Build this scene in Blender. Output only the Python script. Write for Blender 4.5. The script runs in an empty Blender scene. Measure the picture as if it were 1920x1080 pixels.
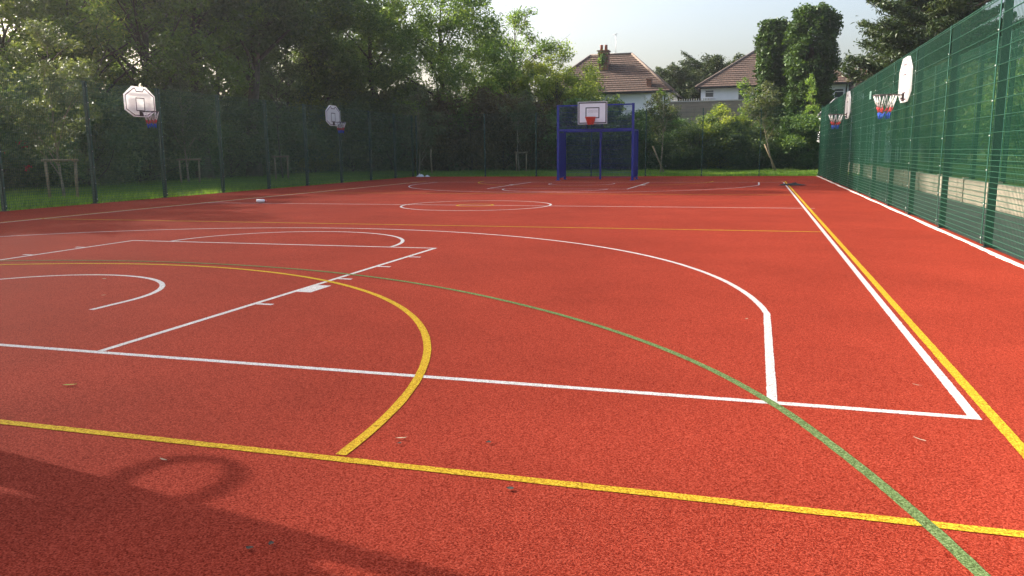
import bpy, math, random
import numpy as np
from mathutils import Vector, Matrix

scene = bpy.context.scene
COL = scene.collection
rad = math.radians

# ------------------------------------------------------------------ camera
CAM = np.array([6.4526, -4.0364, 1.2466]); YAW, PITCH, ROLL, FPX = -.2932, -.1677, -.0107, 1507.481
_f = np.array([math.sin(YAW)*math.cos(PITCH), math.cos(YAW)*math.cos(PITCH), math.sin(PITCH)])
_r = np.array([math.cos(YAW), -math.sin(YAW), 0.0]); _u = np.cross(_r, _f)
_r, _u = _r*math.cos(ROLL)+_u*math.sin(ROLL), -_r*math.sin(ROLL)+_u*math.cos(ROLL)
cd = bpy.data.cameras.new('camera'); cam = bpy.data.objects.new('camera', cd); COL.objects.link(cam)
cd.sensor_width = 36; cd.lens = FPX/1920*36; cd.clip_start = .05; cd.clip_end = 2000
cam.matrix_world = Matrix(((_r[0], _u[0], -_f[0], CAM[0]), (_r[1], _u[1], -_f[1], CAM[1]), (_r[2], _u[2], -_f[2], CAM[2]), (0, 0, 0, 1)))
scene.camera = cam

def at(px, py, Y):
    """world point at depth plane y=Y seen at photograph pixel px,py"""
    d = _f + _r*(px-960)/FPX + _u*(540-py)/FPX
    return CAM + d*((Y-CAM[1])/d[1])
def gx(px, Y): return float(at(px, 285, Y)[0])
def gz(py, px, Y): return float(at(px, py, Y)[2])

# ------------------------------------------------------------------ light
SUN_EL = rad(31.0); SUN_AZ = math.atan2(-1.0, .19)          # from +Y towards +X
w = bpy.data.worlds.new('World'); scene.world = w; w.use_nodes = True
nt = w.node_tree; nt.nodes.clear()
sky = nt.nodes.new('ShaderNodeTexSky'); sky.sky_type = 'NISHITA'; sky.sun_disc = False
sky.sun_elevation = SUN_EL; sky.sun_rotation = SUN_AZ % (2*math.pi)
sky.air_density = 1.0; sky.dust_density = 6.5; sky.ozone_density = 1.0
bg = nt.nodes.new('ShaderNodeBackground'); bg.inputs[1].default_value = .15
wo = nt.nodes.new('ShaderNodeOutputWorld')
nt.links.new(sky.outputs[0], bg.inputs[0]); nt.links.new(bg.outputs[0], wo.inputs[0])
sd = bpy.data.lights.new('sun', 'SUN'); sd.energy = 4.5; sd.angle = rad(.53); sd.color = (1, .93, .82)
so = bpy.data.objects.new('sun', sd); COL.objects.link(so)
sdir = Vector((math.sin(SUN_AZ)*math.cos(SUN_EL), math.cos(SUN_AZ)*math.cos(SUN_EL), math.sin(SUN_EL)))
so.rotation_euler = sdir.to_track_quat('Z', 'Y').to_euler(); so.location = (-30, 10, 40)
vs = scene.view_settings; vs.view_transform = 'Standard'; vs.look = 'None'; vs.exposure = 1.3; vs.gamma = 1
scene.cycles.use_denoising = True
scene.cycles.max_bounces = 8; scene.cycles.transparent_max_bounces = 8

# ------------------------------------------------------------------ materials
def nodes(name):
    m = bpy.data.materials.new(name); m.use_nodes = True
    n = m.node_tree.nodes; l = m.node_tree.links
    return m, n, l, n['Principled BSDF'], n['Material Output']
def ramp(n, stops):
    r = n.new('ShaderNodeValToRGB'); e = r.color_ramp.elements
    while len(e) < len(stops): e.new(.5)
    for el, (p, c) in zip(e, stops):
        el.position = p; el.color = (*c, 1)
    return r
def tc(n, l, scale=1.0):
    t = n.new('ShaderNodeTexCoord'); return t.outputs['Object']
def noise(n, l, co, scale, detail=3, rough=.55):
    t = n.new('ShaderNodeTexNoise'); t.inputs['Scale'].default_value = scale; t.inputs['Detail'].default_value = detail
    t.inputs['Roughness'].default_value = rough; l.new(co, t.inputs['Vector']); return t
def mul(c, k): return tuple(min(1, x*k) for x in c)
def M(name, col, rough=.6, var=.12, scale=3.0, bump=0.0, bscale=60, metal=0.0, spec=.5):
    """painted or plain surface with a little mottling"""
    m, n, l, b, o = nodes(name)
    co = tc(n, l)
    t = noise(n, l, co, scale, 5)
    r = ramp(n, [(.3, mul(col, 1-var)), (.7, mul(col, 1+var))]); l.new(t.outputs[0], r.inputs[0])
    l.new(r.outputs[0], b.inputs['Base Color'])
    b.inputs['Roughness'].default_value = rough; b.inputs['Metallic'].default_value = metal
    b.inputs['Specular IOR Level'].default_value = spec
    if bump:
        t2 = noise(n, l, co, bscale, 3); bp = n.new('ShaderNodeBump'); bp.inputs['Strength'].default_value = bump
        bp.inputs['Distance'].default_value = .01; l.new(t2.outputs[0], bp.inputs['Height']); l.new(bp.outputs[0], b.inputs['Normal'])
    return m
def rubber(name, lo, mid, hi, big=.10):
    """bonded rubber crumb, painted or not: coarse grains with dark pits"""
    m, n, l, b, o = nodes(name)
    co = tc(n, l)
    v = n.new('ShaderNodeTexVoronoi'); v.inputs['Scale'].default_value = 175; l.new(co, v.inputs['Vector'])
    t = noise(n, l, co, 130, 3, .7)
    r = ramp(n, [(.28, lo), (.5, mid), (.72, hi)])
    mx = n.new('ShaderNodeMath'); mx.operation = 'MULTIPLY_ADD'
    sp = n.new('ShaderNodeSeparateColor'); l.new(v.outputs['Color'], sp.inputs[0])
    l.new(sp.outputs[0], mx.inputs[0]); mx.inputs[1].default_value = .35
    sb = n.new('ShaderNodeMath'); sb.operation = 'SUBTRACT'; l.new(t.outputs[0], sb.inputs[0]); sb.inputs[1].default_value = .175
    l.new(sb.outputs[0], mx.inputs[2]); l.new(mx.outputs[0], r.inputs[0])
    # broad wear and slight laying patches
    t2 = noise(n, l, co, .55, 6, .65)
    r2 = ramp(n, [(.3, (1-big,)*3), (.7, (1+big*.4,)*3)]); l.new(t2.outputs[0], r2.inputs[0])
    mc = n.new('ShaderNodeMix'); mc.data_type = 'RGBA'; mc.blend_type = 'MULTIPLY'; mc.inputs[0].default_value = 1
    l.new(r.outputs[0], mc.inputs[6]); l.new(r2.outputs[0], mc.inputs[7]); l.new(mc.outputs[2], b.inputs['Base Color'])
    b.inputs['Roughness'].default_value = .9; b.inputs['Specular IOR Level'].default_value = .022; b.inputs['Diffuse Roughness'].default_value = 1
    bp = n.new('ShaderNodeBump'); bp.inputs['Strength'].default_value = .9; bp.inputs['Distance'].default_value = .006
    l.new(mx.outputs[0], bp.inputs['Height']); l.new(bp.outputs[0], b.inputs['Normal'])
    return m
def leafmat(name, c0, c1, c2, trans=.35, rough=.5):
    """foliage: every leaf has its own tint (attribute), partly translucent"""
    m, n, l, b, o = nodes(name)
    a = n.new('ShaderNodeAttribute'); a.attribute_name = 'tint'
    r = ramp(n, [(0, c0), (.5, c1), (1, c2)]); l.new(a.outputs['Fac'], r.inputs[0])
    oi = n.new('ShaderNodeObjectInfo')
    hs = n.new('ShaderNodeHueSaturation'); l.new(r.outputs[0], hs.inputs['Color'])
    mr = n.new('ShaderNodeMapRange'); mr.inputs[3].default_value = .8; mr.inputs[4].default_value = 1.2
    l.new(oi.outputs['Random'], mr.inputs[0]); l.new(mr.outputs[0], hs.inputs['Value'])
    l.new(hs.outputs[0], b.inputs['Base Color'])
    b.inputs['Roughness'].default_value = rough; b.inputs['Specular IOR Level'].default_value = .3
    tr = n.new('ShaderNodeBsdfTranslucent')
    g = n.new('ShaderNodeMix'); g.data_type = 'RGBA'; g.blend_type = 'MULTIPLY'; g.inputs[0].default_value = 1
    l.new(hs.outputs[0], g.inputs[6]); g.inputs[7].default_value = (1.7, 1.6, .5, 1); l.new(g.outputs[2], tr.inputs[0])
    ms = n.new('ShaderNodeMixShader'); ms.inputs[0].default_value = trans
    l.new(b.outputs[0], ms.inputs[1]); l.new(tr.outputs[0], ms.inputs[2]); l.new(ms.outputs[0], o.inputs[0])
    return m
def translucent_white(name, col, trans):
    m, n, l, b, o = nodes(name)
    co = tc(n, l); t = noise(n, l, co, 5, 4); r = ramp(n, [(.3, mul(col, .93)), (.7, col)])
    l.new(t.outputs[0], r.inputs[0]); l.new(r.outputs[0], b.inputs['Base Color']); b.inputs['Roughness'].default_value = .35
    tr = n.new('ShaderNodeBsdfTranslucent'); l.new(r.outputs[0], tr.inputs[0])
    ms = n.new('ShaderNodeMixShader'); ms.inputs[0].default_value = trans
    l.new(b.outputs[0], ms.inputs[1]); l.new(tr.outputs[0], ms.inputs[2]); l.new(ms.outputs[0], o.inputs[0])
    return m
def tilemat(name, cols):
    m, n, l, b, o = nodes(name)
    ge = n.new('ShaderNodeTexCoord'); sx = n.new('ShaderNodeSeparateXYZ'); l.new(ge.outputs['Object'], sx.inputs[0])
    gn = n.new('ShaderNodeNewGeometry'); sn = n.new('ShaderNodeSeparateXYZ'); l.new(gn.outputs['Normal'], sn.inputs[0])
    ax = n.new('ShaderNodeMath'); ax.operation = 'ABSOLUTE'; l.new(sn.outputs[0], ax.inputs[0])
    ay = n.new('ShaderNodeMath'); ay.operation = 'ABSOLUTE'; l.new(sn.outputs[1], ay.inputs[0])
    gt = n.new('ShaderNodeMath'); gt.operation = 'GREATER_THAN'; l.new(ax.outputs[0], gt.inputs[0]); l.new(ay.outputs[0], gt.inputs[1])
    mf = n.new('ShaderNodeMix'); l.new(gt.outputs[0], mf.inputs[0]); l.new(sx.outputs[0], mf.inputs[2]); l.new(sx.outputs[1], mf.inputs[3])
    cb = n.new('ShaderNodeCombineXYZ'); l.new(mf.outputs[0], cb.inputs[0])
    mz = n.new('ShaderNodeMath'); mz.operation = 'MULTIPLY'; mz.inputs[1].default_value = 1.0; l.new(sx.outputs[2], mz.inputs[0]); l.new(mz.outputs[0], cb.inputs[1])
    bt = n.new('ShaderNodeTexBrick'); l.new(cb.outputs[0], bt.inputs['Vector'])
    bt.inputs['Scale'].default_value = 1; bt.inputs['Brick Width'].default_value = .32; bt.inputs['Row Height'].default_value = .213
    bt.inputs['Mortar Size'].default_value = .018; bt.inputs['Bias'].default_value = 0
    bt.inputs['Color1'].default_value = (*cols[0], 1); bt.inputs['Color2'].default_value = (*cols[1], 1); bt.inputs['Mortar'].default_value = (*cols[2], 1)
    t = noise(n, l, ge.outputs['Object'], 1.2, 5); r = ramp(n, [(.3, (.75, .75, .75)), (.7, (1.1, 1.1, 1.1))]); l.new(t.outputs[0], r.inputs[0])
    mc = n.new('ShaderNodeMix'); mc.data_type = 'RGBA'; mc.blend_type = 'MULTIPLY'; mc.inputs[0].default_value = 1
    l.new(bt.outputs[0], mc.inputs[6]); l.new(r.outputs[0], mc.inputs[7]); l.new(mc.outputs[2], b.inputs['Base Color'])
    b.inputs['Roughness'].default_value = .85
    bp = n.new('ShaderNodeBump'); bp.inputs['Strength'].default_value = .6; bp.inputs['Distance'].default_value = .03
    inv = n.new('ShaderNodeMath'); inv.operation = 'SUBTRACT'; inv.inputs[0].default_value = 1; l.new(bt.outputs['Fac'], inv.inputs[1])
    l.new(inv.outputs[0], bp.inputs['Height']); l.new(bp.outputs[0], b.inputs['Normal'])
    return m

MT = dict(
    court=rubber('red_rubber', (.135, .0125, .0065), (.297, .0385, .0200), (.425, .075, .043), .18),
    white=rubber('white_line_paint', (.27, .20, .18), (.60, .58, .56), (.68, .66, .64), .06),
    yellow=rubber('yellow_line_paint', (.24, .11, .015), (.55, .35, .022), (.66, .46, .05), .08),
    green=rubber('green_line_paint', (.06, .07, .025), (.115, .185, .065), (.23, .30, .13), .10),
    grass=M('grass_soil', (.050, .085, .02), .95, .4, 1.2, .6, 40, spec=.03),
    asphalt=M('asphalt', (.062, .064, .062), .9, .25, 2.0, .5, 90, spec=.1),
    concrete=M('pale_concrete', (.31, .265, .205), .9, .22, 1.3, .3, 40),
    kerb=M('kerb_stone', (.45, .42, .38), .85, .18, 6, .3, 60),
    fgreen=M('green_powder_coat', (.009, .066, .044), .42, .1, 2.0, spec=.5),
    fpost=M('shaded_post_coat', (.004, .025, .022), .5, .15, 2.0),  # fence green with the shade of the post sides put into it
    fwire=M('green_wire_coat', (.007, .074, .038), .4, .08, 2.0, spec=.4),
    bolt=M('zinc_bolt', (.55, .56, .55), .35, .1, 9, metal=.7),
    blue=M('blue_powder_coat', (.012, .024, .24), .38, .1, 2.0),
    board=translucent_white('white_polymer_board', (.95, .94, .94), .64),
    goalboard=M('white_steel_board', (.86, .86, .88), .4, .05, 3),
    black=M('black_line_paint', (.02, .02, .024), .5, .2, 5),
    mauve=M('dark_board_line', (.10, .06, .085), .5, .2, 5),
    alu=M('grey_board_rim', (.5, .5, .5), .4, .1, 5),
    rim=M('dark_steel_rim', (.05, .03, .03), .45, .2, 9),
    redsteel=M('red_steel', (.58, .045, .018), .4, .1, 4),
    cordw=M('white_cord', (.78, .76, .74), .8, .08, 20),
    cordr=M('red_cord', (.55, .05, .06), .8, .1, 20),
    cordb=M('blue_cord', (.03, .10, .55), .8, .1, 20),
    bark=M('bark', (.075, .058, .042), .95, .4, 5, .9, 22),
    barkpale=M('pale_bark', (.26, .22, .15), .9, .3, 8, .6, 30),
    stake=M('weathered_stake', (.27, .20, .115), .9, .2, 8, .4, 50),
    render=M('white_render', (.86, .87, .90), .9, .05, 1.5, .2, 60),
    greyrender=M('grey_cladding', (.27, .225, .185), .9, .12, 2.5, .2, 40),
    coping=M('pale_coping', (.48, .46, .43), .9, .1, 3),
    tile=tilemat('brown_roof_tiles', [(.088, .050, .036), (.120, .068, .048), (.035, .024, .019)]),
    ridge=M('ridge_tiles', (.17, .125, .10), .9, .2, 5),
    brick=tilemat('chimney_brick', [(.25, .10, .06), (.30, .13, .08), (.20, .14, .11)]),
    pot=M('clay_pot', (.28, .10, .06), .8, .15, 6),
    gutter=M('black_gutter', (.016, .016, .018), .5, .2, 6),
    frame=M('white_window_frame', (.78, .78, .78), .4, .04, 4),
    glass=M('window_glass', (.05, .06, .07), .08, .2, 1, spec=.9),
    metal=M('grey_aerial_metal', (.42, .42, .43), .4, .1, 6, metal=.6),
    shedroof=M('grey_felt_roof', (.20, .20, .21), .9, .15, 4, .3, 60),
    blackcloth=M('black_cloth', (.010, .010, .012), .95, .3, 12),
    plastic=M('white_plastic', (.72, .72, .72), .4, .06, 8),
    redcap=M('red_plastic', (.5, .06, .05), .4, .1, 6),
    petal=M('red_petals', (.55, .02, .03), .6, .2, 8),
    chip=M('dark_bark_chip', (.05, .045, .04), .9, .3, 20, spec=.05),
    straw=M('dry_straw', (.30, .25, .18), .9, .2, 30, spec=.05),
    oldleaf=M('yellow_green_leaf', (.13, .135, .025), .7, .3, 30, spec=.05),
    plate=M('grey_plate', (.10, .19, .16), .5, .1, 5),
    ash=leafmat('ash_leaf', (0.066, 0.119, 0.034), (0.129, 0.215, 0.063), (0.264, 0.348, 0.100), .50),
    dark=leafmat('dark_leaf', (0.063, 0.105, 0.063), (0.111, 0.171, 0.090), (0.189, 0.266, 0.129), .45),
    light=leafmat('pale_leaf', (0.087, 0.135, 0.031), (0.167, 0.222, 0.058), (0.302, 0.333, 0.101), .52),
    grey=leafmat('silver_leaf', (0.055, 0.079, 0.042), (0.097, 0.128, 0.070), (0.165, 0.198, 0.112), .35),
    ivy=leafmat('ivy_leaf', (0.028, 0.062, 0.013), (0.053, 0.107, 0.025), (0.093, 0.165, 0.041), .18, .6),
    laurel=leafmat('laurel_leaf', (0.054, 0.112, 0.033), (0.094, 0.178, 0.051), (0.190, 0.283, 0.092), .25, .55),
    brown=leafmat('flare_brown_leaf', (0.066, 0.060, 0.035), (0.121, 0.103, 0.056), (0.211, 0.170, 0.085), .30),  # brown leaf tone with the reddish lens flare put into the colour
    fir=leafmat('cypress_leaf', (0.022, 0.041, 0.013), (0.043, 0.073, 0.024), (0.089, 0.116, 0.041), .15),
    blade=leafmat('grass_blade', (0.066, 0.140, 0.018), (0.124, 0.237, 0.034), (0.230, 0.333, 0.068), .40),
)

# ------------------------------------------------------------------ mesh helpers
def link(o, parent=None):
    COL.objects.link(o)
    if parent is not None: o.parent = parent
    return o
def tag(o, label=None, cat=None, group=None, kind=None):
    if label: o['label'] = label
    if cat: o['category'] = cat
    if group: o['group'] = group
    if kind: o['kind'] = kind
    return o
def thing(name, label, cat, loc=(0, 0, 0), rz=0, group=None):
    o = bpy.data.objects.new(name, None); o.empty_display_size = .3
    o.location = loc; o.rotation_euler = (0, 0, rz)
    link(o); return tag(o, label, cat, group)

class MB:
    def __init__(s): s.v = []; s.f = []; s.m = []; s.sm = []
    def add(s, vs, fs, mi=0, smooth=False):
        b = len(s.v); s.v += [tuple(map(float, p)) for p in vs]
        for f in fs: s.f.append([i+b for i in f]); s.m.append(mi); s.sm.append(smooth)
        return s
    def box(s, c, d, rz=0, mi=0):
        x, y, z = d[0]/2, d[1]/2, d[2]/2; cr, sr = math.cos(rz), math.sin(rz)
        vs = []
        for a, b, e in ((-1, -1, -1), (1, -1, -1), (1, 1, -1), (-1, 1, -1), (-1, -1, 1), (1, -1, 1), (1, 1, 1), (-1, 1, 1)):
            X, Y = a*x, b*y
            vs.append((c[0]+X*cr-Y*sr, c[1]+X*sr+Y*cr, c[2]+e*z))
        return s.add(vs, [(0, 3, 2, 1), (4, 5, 6, 7), (0, 1, 5, 4), (1, 2, 6, 5), (2, 3, 7, 6), (3, 0, 4, 7)], mi)
    def tube(s, pts, radii, n=8, mi=0, cap=True, smooth=True, twist=0):
        pts = [np.array(p, float) for p in pts]
        if not hasattr(radii, '__len__'): radii = [radii]*len(pts)
        vs = []; up = None
        for i, p in enumerate(pts):
            d = pts[min(i+1, len(pts)-1)]-pts[max(i-1, 0)]; d = d/(np.linalg.norm(d)+1e-9)
            if up is None:
                up = np.array([0, 0, 1.]) if abs(d[2]) < .9 else np.array([1., 0, 0])
            a = np.cross(d, up); a /= np.linalg.norm(a)+1e-9; b = np.cross(a, d); up = b
            for k in range(n):
                t = 2*math.pi*k/n+twist
                vs.append(p+radii[i]*(a*math.cos(t)+b*math.sin(t)))
        fs = []
        for i in range(len(pts)-1):
            for k in range(n):
                q = (k+1) % n; fs.append((i*n+k, i*n+q, (i+1)*n+q, (i+1)*n+k))
        if cap:
            fs.append(tuple(range(n-1, -1, -1))); fs.append(tuple((len(pts)-1)*n+k for k in range(n)))
        return s.add(vs, fs, mi, smooth)
    def ring(s, c, R, r, n=40, k=8, mi=0):
        vs = []; fs = []
        for i in range(n):
            a = 2*math.pi*i/n
            for j in range(k):
                b = 2*math.pi*j/k
                vs.append((c[0]+(R+r*math.cos(b))*math.cos(a), c[1]+(R+r*math.cos(b))*math.sin(a), c[2]+r*math.sin(b)))
        for i in range(n):
            for j in range(k):
                fs.append((i*k+j, ((i+1) % n)*k+j, ((i+1) % n)*k+(j+1) % k, i*k+(j+1) % k))
        return s.add(vs, fs, mi, True)
    def poly(s, pts, y0, y1, mi=0):
        """closed outline in x,z extruded from y0 (front) to y1"""
        n = len(pts); vs = [(p[0], y0, p[1]) for p in pts]+[(p[0], y1, p[1]) for p in pts]
        fs = [tuple(range(n)), tuple(range(2*n-1, n-1, -1))]+[(i, i+n, (i+1) % n+n, (i+1) % n) for i in range(n)]
        return s.add(vs, fs, mi)
    def line_xz(s, pts, wdt, y0, y1, closed=True, mi=0):
        """a painted line along an x,z polyline, mitred, given a small thickness"""
        n = len(pts); P = [np.array(p, float) for p in pts]; L = []; Rr = []
        for i in range(n):
            if closed: a, b = P[i-1], P[(i+1) % n]
            else: a, b = P[max(i-1, 0)], P[min(i+1, n-1)]
            def un(d):
                q = np.linalg.norm(d); return d/q if q > 1e-9 else d
            d0, d1 = un(P[i]-a), un(b-P[i])
            n0, n1 = np.array([-d0[1], d0[0]]), np.array([-d1[1], d1[0]])
            if np.linalg.norm(n0) < .5: n0 = n1
            if np.linalg.norm(n1) < .5: n1 = n0
            m = un(n0+n1); k = wdt/2/max(.35, float(m@n0)); L.append(P[i]+m*k); Rr.append(P[i]-m*k)
        m = n if closed else n-1
        vs = [(p[0], y0, p[1]) for p in L]+[(p[0], y0, p[1]) for p in Rr]+[(p[0], y1, p[1]) for p in L]+[(p[0], y1, p[1]) for p in Rr]
        fs = []
        for i in range(m):
            j = (i+1) % n
            fs += [(i, j, j+n, i+n), (i, i+2*n, j+2*n, j), (i+n, j+n, j+3*n, i+3*n)]
        return s.add(vs, fs, mi)
    def mesh(s, name, mats):
        me = bpy.data.meshes.new(name); me.from_pydata(s.v, [], s.f)
        for m in (mats if isinstance(mats, (list, tuple)) else [mats]): me.materials.append(MT[m] if isinstance(m, str) else m)
        me.polygons.foreach_set('material_index', s.m); me.polygons.foreach_set('use_smooth', s.sm); me.update(); return me
    def build(s, name, mats, parent=None):
        return link(bpy.data.objects.new(name, s.mesh(name, mats)), parent)
def inst(name, me, parent=None, loc=(0, 0, 0), rz=0, sc=(1, 1, 1)):
    o = bpy.data.objects.new(name, me); o.location = loc; o.rotation_euler = (0, 0, rz); o.scale = sc
    return link(o, parent)
def copy_tree(o, parent=None):
    c = o.copy(); COL.objects.link(c)
    if parent is not None: c.parent = parent
    for ch in list(o.children): copy_tree(ch, c)
    return c
def fast_mesh(name, V, nper, mat, tint=None):
    """many small separate faces of nper corners each, from an array of corners"""
    n = len(V)//nper; me = bpy.data.meshes.new(name)
    me.vertices.add(len(V)); me.vertices.foreach_set('co', np.ascontiguousarray(V, np.float32).ravel())
    me.loops.add(len(V)); me.loops.foreach_set('vertex_index', np.arange(len(V), dtype=np.int32))
    me.polygons.add(n); me.polygons.foreach_set('loop_start', np.arange(0, len(V), nper, dtype=np.int32))
    me.polygons.foreach_set('loop_total', np.full(n, nper, np.int32))
    me.update(calc_edges=True)
    if tint is not None:
        a = me.attributes.new('tint', 'FLOAT', 'POINT'); a.data.foreach_set('value', np.repeat(tint, nper).astype(np.float32))
    me.materials.append(MT[mat]); return me

# ------------------------------------------------------------------ ground sheets
def sheet(name, x0, x1, y0, y1, z, mat, n=1):
    mb = MB(); mb.add([(x0, y0, z), (x1, y0, z), (x1, y1, z), (x0, y1, z)], [(0, 1, 2, 3)])
    return tag(mb.build(name, mat), kind='structure')
sheet('ground', -240, 240, -190, 290, -.03, 'grass')
mb = MB(); mb.add([(-9.95, -8.2, 0), (9.30, -8.2, 0), (9.30, 36.0, 0), (-11.0, 36.0, 0)], [(0, 1, 2, 3)]); tag(mb.build('court', 'court'), kind='structure')
sheet('path', 9.34, 11.2, -12, 44, -.012, 'asphalt')
mb = MB(); mb.add([(11.21, -12, .46), (80, -12, .46), (80, 44, .46), (11.21, 44, .46), (11.21, -12, -.1), (11.21, 44, -.1)], [(0, 1, 2, 3), (4, 0, 3, 5)])
tag(mb.build('grass_bank', 'grass'), kind='structure')
rng = np.random.default_rng(4)
mb = MB(); yy = np.arange(-8, 36.01, .12); n = len(yy)
xl = 9.145+rng.normal(0, .006, n)+.012*np.sin(yy*1.7); xr = np.full(n, 9.195)
vs = [(a, b, .0) for a, b in zip(xl-.005, yy)]+[(a, b, .012) for a, b in zip(xl, yy)]+[(a, b, .012) for a, b in zip(xr, yy)]
fs = []
for i in range(n-1): fs += [(i, i+n, i+n+1, i+1), (i+n, i+2*n, i+2*n+1, i+n+1)]
mb.add(vs, fs); tag(mb.build('kerb', 'kerb'), kind='structure')

# ------------------------------------------------------------------ painted lines
class Lines(MB):
    def path(s, pts, wdt, z, closed=False, step=.03, jit=.0009):
        P = [np.array(p, float) for p in pts]
        if closed: P.append(P[0])
        R = [P[0]]
        for a, b in zip(P[:-1], P[1:]):
            k = max(1, int(np.linalg.norm(b-a)/step))
            k = min(k, 1200)
            for i in range(1, k+1): R.append(a+(b-a)*i/k)
        R = np.array(R); n = len(R); T = np.gradient(R, axis=0)
        if closed: T[0] = T[-1] = R[1]-R[-2]
        T /= np.linalg.norm(T, axis=1, keepdims=True)+1e-9; N = np.stack([-T[:, 1], T[:, 0]], 1)
        g = np.random.default_rng(n)
        L = R+N*(wdt/2+g.normal(0, jit, n))[:, None]; Q = R-N*(wdt/2+g.normal(0, jit, n))[:, None]
        vs = [(a[0], a[1], z) for a in L]+[(a[0], a[1], z) for a in Q]
        s.add(vs, [(i+n, i+n+1, i+1, i) for i in range(n-1)])
    def seg(s, a, b, wdt, z): s.path([a, b], wdt, z)
    def arc(s, c, r, a0, a1, wdt, z, k=90):
        s.path([(c[0]+r*math.cos(rad(a0+(a1-a0)*i/k)), c[1]+r*math.sin(rad(a0+(a1-a0)*i/k))) for i in range(k+1)], wdt, z, step=.06)
W = Lines(); lw = .05; z1, z2, z3 = .0015, .003, .0045
W.seg((-7.5, .025), (7.5, .025), lw, z1); W.seg((-7.5, 28.3), (7.5, 28.3), lw, z1)
W.seg((7.475, .05), (7.475, 28.275), lw, z1); W.seg((-7.475, .05), (-7.475, 28.275), lw, z1)
W.seg((-7.65, 14.15), (-7.505, 14.15), lw, z1); W.seg((-7.445, 14.15), (7.445, 14.15), lw, z1); W.seg((7.505, 14.15), (7.68, 14.15), lw, z1)
W.arc((.09, 14.15), 1.78, 0, 360, lw, z1+.0007)
def key(yb, sg):
    Y = lambda t: yb+sg*t
    for x in (-1, 1):
        W.seg((x*2.425, Y(.052)), (x*2.425, Y(5.772)), lw, z1)
        for t in (1.75, 3.15, 4.05, 4.9): W.seg((x*2.452, Y(t)), (x*2.60, Y(t)), lw, z1)
        W.seg((x*2.452, Y(2.55)), (x*2.60, Y(2.55)), .38, z1)
        W.seg((x*6.575, Y(.052)), (x*6.575, Y(2.33)), lw, z1)
        W.seg((x*1.25, Y(1.19)), (x*1.25, Y(1.58)), lw, z1)
    W.seg((-2.45, Y(5.797)), (2.45, Y(5.797)), lw, z1)
    a = 0 if sg > 0 else 180
    W.arc((0, Y(5.825)), 1.775, a+.5, a+179.5, lw, z1)
    W.arc((0, Y(1.58)), 1.25, a, a+180, lw, z1)
    th = math.degrees(math.acos(6.575/6.62))
    W.arc((0, Y(1.56)), 6.62, a+th, a+180-th, lw, z1, 160)
key(0, 1); key(28.325, -1)
tag(W.build('white_court_lines', 'white'), kind='structure')
Yl = Lines()
for x in (-1, 1): Yl.seg((x*7.56, -1.22), (x*7.56, 29.4), .052, z2)
for y in (-1.22, 29.4): Yl.seg((-7.59, y), (7.59, y), lw, z2)
Yl.seg((-7.53, 8.95), (7.445, 8.95), lw, z2); Yl.seg((-7.53, 19.35), (7.445, 19.35), lw, z2)
Yl.arc((.0, -1.2), 4.83, .3, 179.7, lw, z2, 140); Yl.arc((0, 29.38), 4.83, 180.3, 359.7, lw, z2, 140); Yl.arc((.06, 14.15), .43, 0, 360, lw, z2, 50)
tag(Yl.build('yellow_court_lines', 'yellow'), kind='structure')
G = Lines()
gp = [(7.42, -2.6), (7.15, -1.60), (7.04, -1.19), (6.86, -.66), (6.58, .03), (6.14, .76), (5.53, 1.47), (4.76, 2.15), (3.82, 2.81), (2.62, 3.40), (1.25, 3.76), (-.1, 3.86), (-1.3, 3.76), (-2.6, 3.40), (-3.8, 2.80), (-5, 1.95), (-6, .8), (-6.7, -.6), (-7.1, -2.6)]
def smooth(p, it=3):
    p = [np.array(a, float) for a in p]
    for _ in range(it):
        q = [p[0]]
        for a, b in zip(p[:-1], p[1:]): q += [a*.75+b*.25, a*.25+b*.75]
        p = q+[p[-1]]
    return p
G.path(smooth(gp), .048, z3)
tag(G.build('green_court_line', 'green'), kind='structure')

# ------------------------------------------------------------------ fences
PANEL_L = 2.6
def panel_mesh(H, z0=.05, dense=1.22):
    mb = MB(); h = .0028
    def wire(a, b, r):   # four sided wire
        mb.tube([a, b], r*1.12, 4, cap=False, smooth=True, twist=math.pi/4)
    for i in range(1, 52): wire((i*.05, 0, z0), (i*.05, 0, H), h)
    zs = list(np.arange(z0+.03, dense+.01, .0667))+list(np.arange(dense+.2, H, .2))+[H-.01]
    for z in zs:
        for y in (-.0065, .0065): wire((0, y, z), (PANEL_L, y, z), .0034)
    return mb.mesh('mesh_panel', 'fwire')
def post_mesh(H):
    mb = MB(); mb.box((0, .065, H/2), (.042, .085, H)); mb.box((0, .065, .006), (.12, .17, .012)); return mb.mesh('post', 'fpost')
def cap_mesh(H):
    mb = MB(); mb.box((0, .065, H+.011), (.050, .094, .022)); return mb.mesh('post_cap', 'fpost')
def bar_mesh(H):
    mb = MB(); mb.box((0, -.0145, H/2+.02), (.042, .007, H-.04), mi=0)
    for z in np.arange(.12, H, .42): mb.tube([(0, -.018, z), (0, -.028, z)], .011, 6, mi=1)
    return mb.mesh('clamp_bar', ['fgreen', 'bolt'])
_fm = {}
def fence(label, origin, rz, posts, H, z=0):
    if H not in _fm: _fm[H] = (panel_mesh(H), post_mesh(H), cap_mesh(H), bar_mesh(H))
    pm, po, ca, ba = _fm[H]
    t = thing('mesh_fence', label, 'fence', (origin[0], origin[1], z), rz)
    for x in posts:
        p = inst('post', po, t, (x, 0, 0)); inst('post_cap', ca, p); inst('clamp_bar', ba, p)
    for a, b in zip(posts[:-1], posts[1:]): inst('mesh_panel', pm, t, (a, 0, 0), sc=((b-a)/PANEL_L, 1, 1))
    return t
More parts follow.
